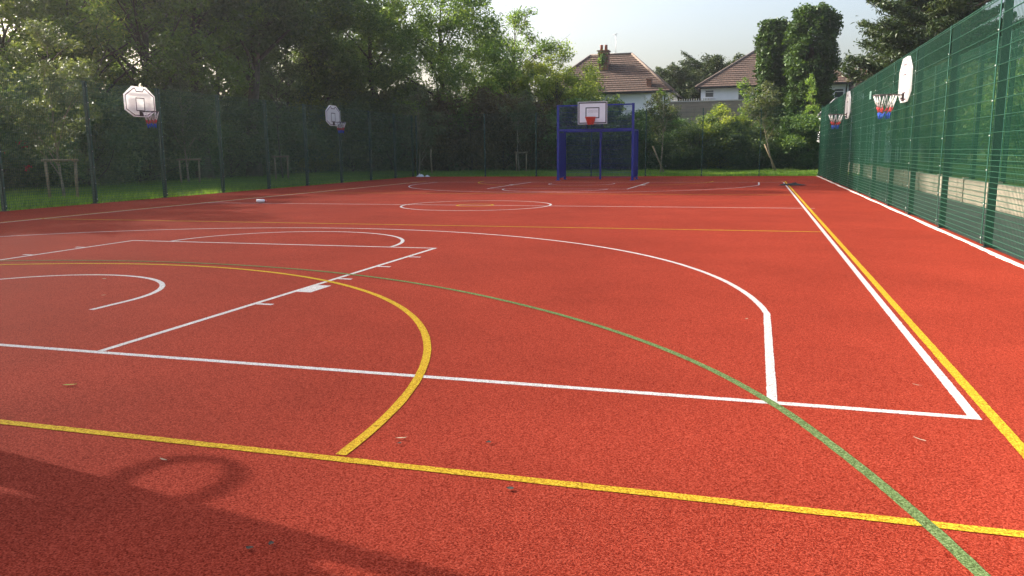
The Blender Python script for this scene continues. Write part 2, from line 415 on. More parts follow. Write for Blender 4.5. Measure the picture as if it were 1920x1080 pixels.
# left fence runs from (-10.0,-8) to (-11,36)
LX0, LX1 = -9.85, -11.0; LEN = math.hypot(LX1-LX0, 44); LRZ = math.pi/2+math.atan((LX0-LX1)/44)
fence('long green mesh fence carrying two hoops along the shaded grassy left side', (LX0, -8), LRZ,
      [4.6, 7.4, 10.2, 13.0, 15.85, 18.64, 21.47, 24.26, 27.14, 29.94, 32.75, 35.72, 38.71, 41.6, LEN-.07], 3.18)
def leftpt(y): return (LX0+(LX1-LX0)*(y+8)/44, y)
fence('green mesh fence behind the blue goal across the far end of the court', (-11.0, 36.05), 0,
      [.12, 3.95, 6.7, 9.55, 12.25, 14.95, 17.6, 20.27], 3.18)
ry = [36.0, 33.4, 31.0, 28.9, 28.3, 25.8, 23.2, 20.6, 17.97, 15.25, 12.72, 10.0, 7.33, 4.7, 2.1, -.5, -3.1]
fence('tall green mesh fence with two hoops and white edging on the sunny right', (9.22, 36.0), -math.pi/2, [36.0-y for y in ry], 3.06)
ry2 = [44-i*2.55 for i in range(17)]
fence('second green mesh fence standing above the low pale concrete wall', (11.55, 44), -math.pi/2, [44-y for y in ry2], 3.2001, z=.46)
ry3 = [46.2-i*2.55 for i in range(4)]
# low wall of concrete boards between path and bank
t = thing('low_wall', 'low pale concrete board wall beside the dark path beyond the right fence', 'wall', (11.12, -10, 0))
for i in range(20):
    mb = MB(); y = i*2.7
    mb.box((.0, y+1.35, .235), (.07, 2.57, .53)); mb.box((-.036, y+1.35, .30), (.004, 2.50, .012))
    mb.box((-.036, y+1.35, .14), (.004, 2.50, .012))
    o = mb.build('wall_panel', 'concrete', t)
    mb = MB(); mb.box((0, y, .26), (.12, .12, .58)); mb.build('wall_post', 'concrete', t)

# ------------------------------------------------------------------ fence hoops
def octagon(w_, h_, cx1, cz1, cx0, cz0):
    a, h2 = w_/2, h_
    return [(-a+cx0, 0), (a-cx0, 0), (a, cz0), (a, h2-cz1), (a-cx1, h2), (-a+cx1, h2), (-a, h2-cz1), (-a, cz0)]
def net_mesh(R0, L, nl=10):
    mb = MB(); rn = random.Random(12)
    J = {}
    def P(k, t):
        k = k % nl; key_ = (round(k*2), t)
        if key_ not in J: J[key_] = (rn.uniform(-.013, .013), rn.uniform(-.013, .013), rn.uniform(-.02, .012) if t > .4 else 0)
        j = J[key_] if t > .05 else (0, 0, 0)
        r = R0*(1-.50*min(1, t*1.2)**.8); a = 2*math.pi*k/nl
        return (r*math.cos(a)+j[0], r*math.sin(a)+j[1], -L*t+j[2])
    for k in range(nl):
        for d in (.5, -.5):
            m_ = tuple((p_+q_)/2*(1 if i < 2 else 1)-(0, 0, .012)[i] for i, (p_, q_) in enumerate(zip(P(k, 0), P(k+d, .5))))
            mb.tube([P(k, 0), m_, P(k+d, .5)], .0055, 5, 0)
            mb.tube([P(k+d, .5), P(k+2*d, .74)], .0048, 5, 1)
            mb.tube([P(k+2*d, .74), P(k+d, 1.0)], .0048, 5, 2)
        mb.tube([P(k+.5, .5), P(k+.5, .62)], .009, 5, 1); mb.tube([P(k, .74), P(k, .84)], .009, 5, 2)
    return mb.mesh('net', ['cordw', 'cordr', 'cordb'])
NET = net_mesh(.215, .44)
def hoop(label, loc, rz):
    """local: board bottom at z=0, court towards -y"""
    t = thing('basketball_hoop', label, 'basketball hoop', loc, rz, 'basketball hoops hung on the side fences')
    out = octagon(1.22, .84, .34, .24, .34, .18)
    mb = MB(); mb.poly(out, -.075, -.04)
    # moulded raised lip round the edge
    n = len(out); inn = [(x*.93, .42+(z-.42)*.90) for x, z in out]
    mb.add([(x, -.075, z) for x, z in out]+[(x, -.084, z) for x, z in out]+[(x*.985, -.084, .42+(z-.42)*.98) for x, z in out]+[(x*.985, -.0755, .42+(z-.42)*.98) for x, z in out],
           [q for i in range(n) for q in ((i, (i+1) % n, (i+1) % n+n, i+n), (i+n, (i+1) % n+n, (i+1) % n+2*n, i+2*n), (i+2*n, (i+1) % n+2*n, (i+1) % n+3*n, i+3*n))])
    mb.build('backboard', 'board', t)
    mb = MB(); a = inn
    mb.line_xz([a[0], a[1], a[2], a[3], a[4], (.17, .80-.012), (.11, .70), (-.11, .70), (-.17, .80-.012), a[5], a[6], a[7]] if False else
               [a[0], a[1], a[2], a[3], (.24, .775), (.19, .79), (.13, .705), (-.13, .705), (-.19, .79), (-.24, .775), a[6], a[7]], .027, -.0775, -.074)
    mb.build('border_line', 'mauve', t)
    mb = MB(); mb.line_xz([(-.165, .175), (.165, .175), (.165, .52), (-.165, .52)], .027, -.0775, -.074); mb.build('target_square', 'mauve', t)
    mb = MB(); mb.box((0, -.088, .095), (.13, .022, .15)); mb.box((0, -.13, .135), (.10, .075, .012)); mb.box((0, -.105, .07), (.11, .03, .03)); mb.build('bracket', 'rim', t)
    mb = MB(); mb.ring((0, -.40, .14), .225, .0095)
    for s in (-1, 1): mb.tube([(s*.045, -.10, .14), (s*.09, -.20, .14)], .008, 6)
    mb.tube([(-.09, -.195, .14), (.09, -.195, .14)], .008, 6)
    r = mb.build('rim', 'rim', t)
    inst('net', NET, t, (0, -.40, .135))
    mb = MB()
    for z in (.2, .62): mb.box((0, -.018, z), (.9, .03, .04))
    mb.build('mounting_rail', 'fgreen', t)
    return t
p = leftpt(15.36); hoop('glowing white octagonal backboard and net nearest on the left fence', (p[0], p[1], 2.34), LRZ)
p = leftpt(26.95); hoop('farther of two white backboards on the left fence, in tree shade', (p[0], p[1], 2.41), LRZ)
hoop('nearer sunlit white backboard and net on the right fence', (9.22, 13.5, 2.12), -math.pi/2)
hoop('farther sunlit white backboard and net on the right fence', (9.22, 23.95, 2.17), -math.pi/2)
mb = MB(); mb.box((0, -.02, 0), (.34, .008, .2)); mb.box((0, -.0255, .05), (.26, .003, .02)); mb.box((0, -.0255, .0), (.26, .003, .02)); mb.box((0, -.0255, -.05), (.26, .003, .02))
o = mb.build('fence_plate', 'plate'); o.location = (9.22, 18.9, 2.58); o.rotation_euler = (0, 0, -math.pi/2)
tag(o, 'small pale green-grey plate on right fence between its two hoops', 'sign')

# ------------------------------------------------------------------ blue goals
def goal(label, loc, rz, fwd=.6, ringoff=.42, full=True):
    """local: x along the goal line, court towards -y"""
    t = thing('goal', label, 'goal', loc, rz, 'blue steel goals with basketball boards')
    hw, H, C, D = 1.62, 3.2, 2.15, 1.3
    for s in (-1, 1):
        mb = MB(); mb.box((s*hw, 0, H/2), (.10, .10, H)); mb.box((s*hw, 0, H+.006), (.108, .108, .012)); mb.box((s*hw, 0, .008), (.2, .2, .016)); mb.build('front_post', 'blue', t)
        mb = MB(); mb.box((s*hw, D, C/2), (.09, .09, C)); mb.box((s*hw, D, .008), (.18, .18, .016)); mb.build('back_post', 'blue', t)
        mb = MB(); mb.box((s*hw, D/2, C-.03), (.06, D-.1, .06)); mb.box((s*hw, D/2, .12), (.05, D-.1, .05))
        if full:
            mb.box((s*hw, D/2, C/2), (.02, D-.1, C-.2))
            for i in range(1, 9): mb.box((s*hw, .05+i*(D-.1)/9, C/2), (.044, .03, C-.22))
        else:
            mb.box((s*hw, .11, C/2), (.03, .12, C)); mb.box((s*hw, .36, (1.48+C)/2), (.03, .40, C-1.48)); mb.box((s*hw, .76, .86), (.03, .94, 1.72)); mb.box((s*hw, .95, 2.02), (.03, .5, .16))  # unseen near goal: panel pieces and gaps shaped for their shadow on the court
        mb.build('side_panel', 'blue', t)
    mb = MB(); mb.box((0, 0, C), (2*hw-.1, .08, .08)); mb.build('crossbar', 'blue', t)
    mb = MB(); mb.box((0, 0, H-.03), (2*hw-.1, .06, .06)); mb.build('top_rail', 'blue', t)
    mb = MB(); mb.box((0, D, C-.04), (2*hw-.09, .06, .06)); mb.build('back_rail', 'blue', t)
    mb = MB(); mb.box((0, D, (C-.07)/2), (.08, .08, C-.07)); mb.box((.05, D+.0, C-.25), (.05, .075, .3)); mb.build('middle_post', 'blue', t)
    if full:
     mb = MB()
     for i in range(1, 63): mb.box((-hw+.05+i*.05, 0, (C+H)/2), (.0056, .0056, H-C-.1))
     for z in np.arange(C+.14, H-.08, .2):
        for y in (-.008, .008): mb.box((0, y, z), (2*hw-.1, .0072, .0072))
     mb.build('upper_mesh', 'blue', t)
    mb = MB()
    for i in range(1, 63):
        x = -hw+.05+i*.05
        if abs(x) > .045: mb.box((x, D, C/2), (.0056, .0056, C-.14))
    for s in (-1, 1):
        for z in np.arange(.1, C-.1, .0667 if False else .2):
            for y in (-.008, .008): mb.box((s*(hw-.005)/2, D+y, z), (hw-.13, .0072, .0072))
    mb.build('back_mesh', 'blue', t)
    # board on two arms
    bz0, bz1, bw = 2.36, 3.28, 1.24; y = -fwd
    for s in (-1, 1):
        mb = MB()
        if fwd > .1:
            mb.box((s*.35, -(fwd-.03)/2-.03, 2.62), (.05, fwd-.07, .05)); mb.tube([(s*.35, -.05, 2.2), (s*.35, -fwd+.04, 2.58)], .02, 6)
        mb.box((s*.35, -fwd+.028, (bz0+bz1)/2), (.05, .025, .8)); mb.build('board_arm', 'blue', t)
    mb = MB(); mb.box((0, y, (bz0+bz1)/2), (bw, .03, bz1-bz0)); b = mb.build('backboard', 'goalboard', t)
    mb = MB(); mb.line_xz([(-bw/2+.008, bz0+.008), (bw/2-.008, bz0+.008), (bw/2-.008, bz1-.008), (-bw/2+.008, bz1-.008)], .032, y-.018, y-.0145); mb.build('board_edge', 'alu', b)
    mb = MB(); mb.line_xz([(-bw/2+.05, bz0+.05), (bw/2-.05, bz0+.05), (bw/2-.05, bz1-.05), (-bw/2+.05, bz1-.05)], .04, y-.018, y-.0145); mb.build('border_line', 'black', b)
    mb = MB(); mb.line_xz([(-.275, 2.62), (.275, 2.62), (.275, 3.03), (-.275, 3.03)], .038, y-.018, y-.0145); mb.build('target_square', 'black', b)
    mb = MB(); rr = random.Random(3)
    for k, z in enumerate((2.925, 2.885, 2.845)):
        x = -.2
        while x < .2:
            wd = rr.uniform(.02, .06); mb.box((x+wd/2, y-.0165, z), (wd, .003, .016)); x += wd+.012
    for x in (-.14, .02, .09): mb.box((x, y-.0165, 2.975), (.03, .003, .012))
    mb.build('small_print', 'alu', b)
    yc = y-ringoff
    mb = MB(); mb.box((0, y-.024, 2.57), (.22, .016, .16)); mb.box((0, y-.06, 2.625), (.16, .075, .014)); mb.build('rim_plate', 'redsteel', t)
    mb = MB(); mb.ring((0, yc, 2.63), .225, .013 if full else .034)  # unseen near rim is thickened so its ring shadow shows
    for s in (-1, 1): mb.tube([(s*.06, y-.09, 2.625), (s*.13, yc+.19, 2.63)], .011, 6)
    mb.build('rim', 'redsteel', t)
    if not full: return t
    mb = MB(); nn = 26
    for i in range(nn):
        a = 2*math.pi*i/nn; a2 = a+2*math.pi/nn*.78
        q = []
        for r_, z_ in ((.215, 2.615), (.165, 2.45), (.125, 2.33)):
            q += [(r_*math.cos(a), yc+r_*math.sin(a), z_), (r_*math.cos(a2), yc+r_*math.sin(a2), z_)]
        q += [(p_[0]*.97, yc+(p_[1]-yc)*.97, p_[2]) for p_ in q]
        mb.add(q, [(0, 1, 3, 2), (2, 3, 5, 4), (6, 8, 9, 7), (8, 10, 11, 9), (0, 2, 8, 6), (2, 4, 10, 8), (1, 7, 9, 3), (3, 9, 11, 5)])
    for r_, z_ in ((.165, 2.45), (.127, 2.335)): mb.ring((0, yc, z_), r_, .008, 26, 6)
    mb.build('steel_basket', 'redsteel', t)
    return t
goal('blue steel goal frame with white basketball board at the far baseline', (-.19, 30.5, 0), 0)
goal('blue steel goal frame with board beside the camera, casting the near shadow', (.03, -1.24, 0), math.pi, fwd=.06, ringoff=.42, full=False)

# ------------------------------------------------------------------ foliage
def leaves(rng, C, size, asp=.45, up=.35, sizevar=.35):
    n = len(C); N = rng.normal(0, 1, (n, 3)); N[:, 2] = np.abs(N[:, 2])+up; N /= np.linalg.norm(N, axis=1, keepdims=True)
    A = rng.normal(0, 1, (n, 3)); A -= N*(A*N).sum(1, keepdims=True); A /= np.linalg.norm(A, axis=1, keepdims=True)+1e-9
    B = np.cross(N, A); s = size*(1+sizevar*rng.normal(0, 1, n)).clip(.4, 2)[:, None]
    fold = N*s*.12
    V = np.stack([C-A*s*.5, C+B*s*asp*.5+fold-A*s*.05, C+A*s*.5, C-B*s*asp*.5+fold-A*s*.05], 1)
    return V.reshape(-1, 3)
def crown_mesh(name, seed, centers, radii, per, size, mat, asp=.45, up=.35, flat=.75, shell=.55, droop=0.0):
    """leaf clumps: centers with their own radius; more leaves on each clump's shell than inside"""
    rng = np.random.default_rng(seed); Cs = []; T = []
    for c, r in zip(centers, radii):
        k = int(per*rng.uniform(.7, 1.3)*(r/np.mean(radii))**2); d = rng.normal(0, 1, (k, 3)); d /= np.linalg.norm(d, axis=1, keepdims=True)
        q = (shell+(1-shell)*rng.random(k))**1.0; q = np.where(rng.random(k) < .25, q*rng.random(k), q)*(1+.18*rng.normal(0, 1, k))
        # lumpy clumps
        w_ = 1+.28*np.sin(d[:, 0]*4.1+rng.uniform(0, 6))*np.sin(d[:, 1]*3.7+rng.uniform(0, 6))+.15*np.sin(d[:, 2]*7+rng.uniform(0, 6))
        P = d*(q*r*w_)[:, None]; P[:, 2] *= flat; P[:, 2] -= droop*np.hypot(P[:, 0], P[:, 1])
        Cs.append(c+P); T.append(np.clip(rng.uniform(.15, .75)+rng.normal(0, .16, k), 0, 1))
    C = np.concatenate(Cs); T = np.concatenate(T)
    return fast_mesh(name, leaves(rng, C, size, asp, up), 4, mat, T)
def limb(mb, a, b, r0, r1, rng, sag=.12, n=6, k=5):
    a = np.array(a, float); b = np.array(b, float); L = np.linalg.norm(b-a)
    off = rng.normal(0, 1, 3)*L*.07
    pts = [a+(b-a)*t+off*math.sin(math.pi*t)+np.array([0, 0, sag*L*math.sin(math.pi*t)*(.7)]) for t in np.linspace(0, 1, k)]
    mb.tube(pts, list(np.linspace(r0, r1, k)), n, cap=False)
def tree_model(seed, H, R, base, ncl, per, size, mat, bark='bark', clr=(.7, 1.3), shape='round', trunk_r=None, lean=0.0, limbs=18, asp=.45, fill=.6, twigs=0, flat=.75, droop=0):
    """returns (trunk mesh, crown mesh) for a broadleaf tree of height H and crown radius R"""
    rng = np.random.default_rng(seed); ctr = []; rr = []
    zc, hz = (base+H)/2, (H-base)/2
    k0, k1, k2 = rng.uniform(0, 6, 3)
    while len(ctr) < ncl:
        d = rng.normal(0, 1, 3); d /= np.linalg.norm(d); q = rng.random()**(1/3.0)
        q = fill+(1-fill)*q if rng.random() < .75 else q
        az = math.atan2(d[1], d[0]); lump = 1+.22*math.sin(3*az+k0+d[2]*2)+.16*math.sin(5*az+k1-3*d[2])+.1*math.sin(9*az+k2)
        p_ = d*q; t = (p_[2]+1)/2
        prof = {'round': 1.0, 'cone': 1.15-.75*t, 'vase': .6+.5*t, 'column': 1.0}[shape]
        c = np.array([p_[0]*R*lump*prof, p_[1]*R*lump*prof, zc+p_[2]*hz*(.93+.07*lump)])
        c[0] += lean*c[2]
        ctr.append(c); rr.append(rng.uniform(*clr)*(1-.25*max(0, p_[2])))
    tr = trunk_r or H*.022
    mb = MB(); top = H*.82
    wob = rng.normal(0, .12, (2,))
    pts = [(lean*z+wob[0]*math.sin(z*.6), wob[1]*math.sin(z*.5+1), z) for z in np.linspace(-.05, top, 9)]
    pts = [(p_[0]-pts[0][0]*0, p_[1]-pts[0][1]*0, p_[2]) for p_ in pts]
    mb.tube(pts, [tr*1.35]+[tr*(1-.85*t) for t in np.linspace(.08, 1, 8)], 9)
    idx = rng.permutation(ncl)[:limbs]
    for i in idx:
        c = ctr[i]; zz = max(base*.55, c[2]-np.hypot(c[0], c[1])*rng.uniform(.5, 1.1)-.2); zz = min(zz, top*.97); t = zz/top
        f = np.interp(zz, [q[2] for q in pts], range(9)); a = np.array(pts[int(f)])*(1-f % 1)+np.array(pts[min(8, int(f)+1)])*(f % 1)
        r0 = tr*(1-.85*t)*.55; limb(mb, a, c, r0, .012, rng)
        for _ in range(twigs):
            e = c+rng.normal(0, 1, 3)*rr[i]*.7; limb(mb, a+(c-a)*rng.uniform(.5, .9), e, .018, .005, rng, k=4, n=4)
    return mb.mesh('trunk', bark), crown_mesh('crown', seed+7, ctr, rr, per, size, mat, asp=asp, flat=flat, droop=droop)
def plant(name, label, cat, model, loc, rz=0, sc=1.0, group=None, zs=None):
    t = thing(name, label, cat, loc, rz, group)
    t.scale = (sc, sc, zs or sc)
    inst('trunk', model[0], t); inst('crown', model[1], t); return t

T_ash = tree_model(11, 13, 4.0, 2.2, 95, 420, .20, 'ash', clr=(.8, 1.4), shape='round', asp=.38)
T_tall = tree_model(12, 20.5, 5.6, 7.2, 135, 360, .24, 'dark', clr=(1.0, 1.8), trunk_r=.36, asp=.45, limbs=34)
T_mid = tree_model(25, 12, 4.6, 3.0, 90, 330, .20, 'dark', clr=(.8, 1.4), trunk_r=.24, limbs=34, twigs=1, fill=.5)
T_open = tree_model(13, 11, 4.2, 3.0, 60, 330, .17, 'ash', clr=(.6, 1.2), limbs=40, twigs=2, trunk_r=.2, fill=.45)
T_pale = tree_model(14, 9, 3.6, 1.4, 80, 380, .17, 'light', clr=(.6, 1.1), limbs=30, asp=.45)
T_thin = tree_model(15, 11, 2.6, 4.0, 42, 240, .17, 'ash', clr=(.45, .9), limbs=40, twigs=4, trunk_r=.13, fill=.35)
T_sap = tree_model(16, 5.2, 1.0, .9, 46, 190, .10, 'grey', clr=(.28, .5), trunk_r=.04, shape='column', limbs=24, fill=.4, bark='barkpale', asp=.4)
T_sap2 = tree_model(17, 4.6, .74, 1.7, 30, 150, .11, 'grey', clr=(.25, .45), trunk_r=.035, limbs=24, fill=.4, bark='barkpale', asp=.4, twigs=1)
T_sparse = tree_model(18, 6.0, .7, 2.6, 16, 60, .10, 'grey', clr=(.2, .4), trunk_r=.04, limbs=16, twigs=3, fill=.3)
T_tip = tree_model(19, 6.0, .5, 1.5, 30, 110, .12, 'ash', clr=(.25, .42), trunk_r=.035, shape='column', limbs=24, fill=.4)
S_dark = tree_model(21, 4.6, 2.2, .3, 60, 360, .17, 'dark', clr=(.6, 1.0), trunk_r=.06, limbs=16)
S_laurel = tree_model(22, 4.0, 1.8, .2, 60, 540, .13, 'laurel', clr=(.45, .8), trunk_r=.05, limbs=14, asp=.5)
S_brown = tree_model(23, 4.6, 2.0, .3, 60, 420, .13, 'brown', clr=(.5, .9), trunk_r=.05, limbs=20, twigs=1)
S_pale = tree_model(24, 4.4, 1.7, .3, 56, 420, .12, 'light', clr=(.4, .75), trunk_r=.05, limbs=14)

# tall wood along the left boundary (x about -20 to -27)
def pl(name, label, cat, model, px, Y, sc, rz, zs=None, group=None, x=None):
    X = gx(px, Y) if x is None else x
    return plant(name, label, cat, model, (X, Y, -.03), rz, sc, group, zs)
GT = 'trees in the wood behind the left fence'
pl('tree', 'yellow-green leafy tree at far left edge of the photo, over the first stake frame', 'tree', T_pale, 20, 23.3, 1.24, .3, group=GT)
pl('tree', 'mid-green tree with sky gaps, just left of the glowing backboard', 'tree', T_open, 150, 24.5, .92, 1.2, group=GT)
pl('tree', 'airy tree with bright sky holes directly above the glowing backboard', 'tree', T_open, 285, 27.5, 1.08, 2.6, group=GT)
pl('tree', 'very tall dark tree right of the sky holes, left of the thick dark trunk', 'tree', T_tall, 380, 30.5, .99, .4, group=GT)
pl('tree', 'very tall tree with thick dark trunk above the bare sapling', 'tree', T_tall, 482, 35.5, 1.0, 2.0, group=GT)
pl('tree', 'tall high-crowned dark tree deep in the wood behind the glowing backboard', 'tree', T_tall, 230, 34, 1.05, 3.3, group=GT)
pl('tree', 'tall high-crowned dark tree deep in the wood behind the second stake frame', 'tree', T_tall, 345, 39, 1.06, 5.1, group=GT)
pl('tree', 'tall high-crowned dark tree deep in the wood, right of the thick dark trunk', 'tree', T_tall, 452, 43, .98, 1.4, group=GT)
pl('tree', 'mid-height dark tree between the thick dark trunk and the second stake frame', 'tree', T_mid, 415, 37, .80, 2.4, group=GT)
pl('tree', 'mid-height dark tree right of the thick dark trunk, above the lime-green shrub', 'tree', T_mid, 545, 44, .80, .2, group=GT)
pl('tree', 'dense rounded dark-green tree above the farther left backboard', 'tree', T_ash, 590, 46.5, 1.12, .9, group=GT)
pl('tree', 'dense dark tree between the farther left backboard and the bright ash', 'tree', T_ash, 705, 47.5, 1.05, 2.4, group=GT)
pl('tree', 'dark tall tree behind the rounded tree over the farther left backboard', 'tree', T_tall, 640, 56, .85, 4.4, group=GT)
pl('tree', 'bright green ash tree tallest at the right end of the wood', 'tree', T_ash, 832, 47.5, 1.0, 4.1, group=GT)
pl('tree', 'thin airy tree with visible branches right of the bright ash', 'tree', T_thin, 968, 53, 1.03, 1.0)
pl('tree', 'spreading yellow-green tree just left of the chimneyed house, above the blue goal', 'tree', T_pale, 1044, 53, .90, 2.2)
pl('tree', 'dark green tree behind the brownish hedge, left of the thin airy tree', 'tree', T_ash, 912, 56, .72, 5.0)
plant('tree', 'leafy tree outside the left edge of the photo, its shadow on the left sideline', 'tree', T_pale, (-22.0, 13.2, -.03), 1.0, 1.05, GT)
plant('tree', 'nearer leafy tree outside the left edge, its shadow across the yellow third line', 'tree', T_pale, (-21.0, 11.2, -.03), 2.0, 1.12, GT)
# shrubs under the wood
GS = 'shrubs of the undergrowth behind the left fence'
shr = [(-30, 18.5, S_dark, 1.0, 'dark shrub at the left edge of the photo, behind red flowers'),
       (60, 20.5, S_laurel, 1.05, 'leafy shrub with red flowers behind the first stake frame'),
       (165, 23.0, S_dark, .98, 'dark shrub behind the grass between first stake frame and glowing backboard'),
       (258, 26.5, S_dark, .95, 'dark dense shrub on the grass edge below the glowing backboard'),
       (340, 30.0, S_laurel, 1.05, 'dark leafy shrub behind the second stake frame'),
       (430, 33.5, S_dark, 1.02, 'dark shrub between the second and third stake frames'),
       (520, 38.5, S_dark, 1.0, 'dark shrub behind the third stake frame and bare sapling'),
       (590, 43.5, S_pale, 1.2, 'bright lime-green shrub left of the farther left backboard'),
       (660, 45.0, S_dark, 1.15, 'dark shrub below the farther left backboard'),
       (735, 46.0, S_dark, 1.2, 'dark shrub between farther left backboard and back left corner')]
for i, (px, Y, mdl, sc, lab) in enumerate(shr):
    o = pl('shrub', lab, 'shrub', mdl, px, Y, sc, i*1.3, group=GS)
    if i == 1:
        rg = np.random.default_rng(5); c = np.concatenate([np.array([1.3, -1.6, 1.7])+rg.normal(0, .09, (50, 3)), np.array([.7, -1.75, 1.35])+rg.normal(0, .06, (22, 3)), np.array([1.6, -1.7, .85])+rg.normal(0, .06, (18, 3))])
        # the blossom is turned to the court side
        fo = inst('flowers', fast_mesh('flowers', leaves(rg, c, .10, .8), 4, 'petal'), o, rz=-1.3)
GH = 'bushes of the hedge behind the far fence'
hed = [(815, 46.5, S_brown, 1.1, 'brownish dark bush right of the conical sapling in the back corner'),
       (880, 47.0, S_brown, 1.2, 'flare-tinted brown bush in the back hedge, second right of the conical sapling'),
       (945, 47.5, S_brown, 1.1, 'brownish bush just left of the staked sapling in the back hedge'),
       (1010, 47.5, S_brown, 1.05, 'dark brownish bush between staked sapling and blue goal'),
       (1075, 47.5, S_laurel, 1.10, 'dark bush behind the left half of the blue goal'),
       (1140, 47.5, S_laurel, 1.08, 'dark bush behind the right half of the blue goal'),
       (1205, 47.5, S_laurel, .90, 'glossy green bush just right of the blue goal'),
       (1265, 48.0, S_laurel, .86, 'green bush in front of the grey garden wall, right of leaning stake'),
       (1352, 47.5, S_pale, .98, 'bright yellow-green bush in front of the middle house'),
       (1310, 47.0, S_dark, .80, 'low dark bush between glossy bush and yellow-green bush'),
       (1405, 47.2, S_dark, .82, 'dark bush right of the yellow-green bush, behind the leaning sapling'),
       (1460, 47.3, S_laurel, .95, 'low green bush below the left ivy column'),
       (1512, 47.3, S_laurel, .98, 'green bush at the right end of the hedge, below right ivy column')]
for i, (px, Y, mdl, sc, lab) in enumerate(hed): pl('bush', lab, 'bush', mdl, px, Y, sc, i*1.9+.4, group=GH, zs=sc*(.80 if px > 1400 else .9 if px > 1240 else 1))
# saplings and their stakes
GP = 'young trees planted along the fences'
pl('sapling', 'grey-green bushy sapling behind the first stake frame at far left', 'sapling', T_sap, 112, 16.3, 1.05, .2, group=GP)
pl('sapling', 'grey-green sapling behind the second stake frame, right of glowing backboard', 'sapling', T_sap, 350, 26.6, 1.12, 1.5, group=GP)
pl('sapling', 'almost bare sapling rising above the third stake frame', 'sapling', T_sparse, 528, 31.6, 1.0, .7, group=GP)
pl('sapling', 'dark conical sapling in the back left corner of the fence', 'sapling', T_sap, 785, 39.0, .98, 2.7, group=GP)
pl('sapling', 'silvery sapling held by the stake frame left of the blue goal', 'sapling', T_sap2, 976, 44.2, 1.12, .9, group=GP)
pl('sapling', 'slim sapling with single leaning stake right of the blue goal', 'sapling', T_sap2, 1240, 41.6, 1.0, 3.0, group=GP)
o = pl('sapling', 'leaning pale-stemmed sapling near the right end of the far fence', 'sapling', T_sap2, 1453, 43.6, 1.12, 0, group=GP); o.rotation_euler = (0, rad(-11), 0)
pl('sapling', 'slender leafy young tree rising in front of the middle house windows', 'sapling', T_tip, 1392, 50, .8, 1.1, 1.0)
pl('sapling', 'slender leafy young tree in front of the right ivy column', 'sapling', T_tip, 1516, 49, .68, 2.1, 1.0)
pl('sapling', 'slender yellowish young tree against the corner of the chimneyed house', 'sapling', T_tip, 1238, 51, .93, 3.1)
def stake_frame(label, loc, rz, wdt=1.1, h=1.2):
    t = thing('tree_stake', label, 'tree stake', loc, rz, 'wooden stake frames on the grass')
    for s in (-1, 1):
        mb = MB(); mb.tube([(s*wdt/2-.02*s, 0, -.05), (s*wdt/2, .02*s, h)], .042, 10); mb.build('post', 'stake', t)
    mb = MB(); mb.tube([(-wdt/2-.1, -.05, h-.05), (wdt/2+.1, -.05, h-.05)], .038, 8); mb.build('crossbar', 'stake', t); return t
stake_frame('weathered wooden stake frame nearest, at the far left behind the fence', (-13.85, 15.75, -.03), .62, .80, 1.22)
stake_frame('weathered wooden stake frame second from left, behind the fence', (-17.15, 25.8, -.03), .5, .8, 1.15)
stake_frame('weathered wooden stake frame round the bare sapling', (-15.9, 31.0, -.03), .4, .62, 1.22)
stake_frame('wooden stake frame on the back grass left of the blue goal', (-7.25, 43.6, -.03), .2, .62, 1.28)
for lab, px, Y, lx, h in (('single wooden stake leaning against the slim sapling right of the goal', 1243, 41.2, -.55, 1.5),
                          ('single wooden stake leaning against the pale-stemmed sapling by right corner', 1455, 43.2, -.62, 1.55),
                          ('upright wooden stake beside the conical sapling in the back left corner', 806, 39.0, .05, 1.5)):
    mb = MB(); mb.tube([(.12, 0, -.05), (lx*.55, .03, h*.6), (lx, .05, h)], [.045, .043, .04], 8); o = mb.build('stake', 'stake'); o.location = (gx(px, Y), Y, -.03); tag(o, lab, 'tree stake', 'single wooden stakes on the back grass')

# undergrowth mass closing the gaps low in the wood
rg = np.random.default_rng(31); n = 46000
a = rg.random(n); X = np.where(a < .55, -25.5+rg.normal(0, 1.3, n), -26+rg.random(n)*23); Yy = np.where(a < .55, 12+rg.random(n)*44, 55+rg.normal(0, 1.2, n))
hh = 4.8+1.2*np.sin(X*.9+1)*np.sin(Yy*.7)+.7*np.sin(Yy*1.9+X*2.3)
Z = rg.random(n)**.8*hh
n3 = 26000; X3 = np.where(rg.random(n3) < .6, -23.3+rg.normal(0, .5, n3), rg.uniform(-24, -8, n3)); Y3_ = np.where(X3 < -22, rg.uniform(12, 54, n3), 50.5+rg.normal(0, .5, n3)); Z3 = rg.random(n3)**1.2*2.4
X = np.concatenate([X, X3]); Yy = np.concatenate([Yy, Y3_]); Z = np.concatenate([Z, Z3]); n += n3
n2 = 16000; X2 = rg.uniform(-12, 11, n2); Y2_ = 49.6+rg.normal(0, .5, n2); Z2 = rg.random(n2)**.8*(2.0+.5*np.sin(X2*1.7))
X = np.concatenate([X, X2]); Yy = np.concatenate([Yy, Y2_]); Z = np.concatenate([Z, Z2]); n += n2
u = fast_mesh('undergrowth', leaves(rg, np.stack([X, Yy, Z], 1), .34, .5), 4, 'dark', np.clip(.3+.2*rg.normal(0, 1, n), 0, 1))
tag(inst('undergrowth', u), kind='stuff')

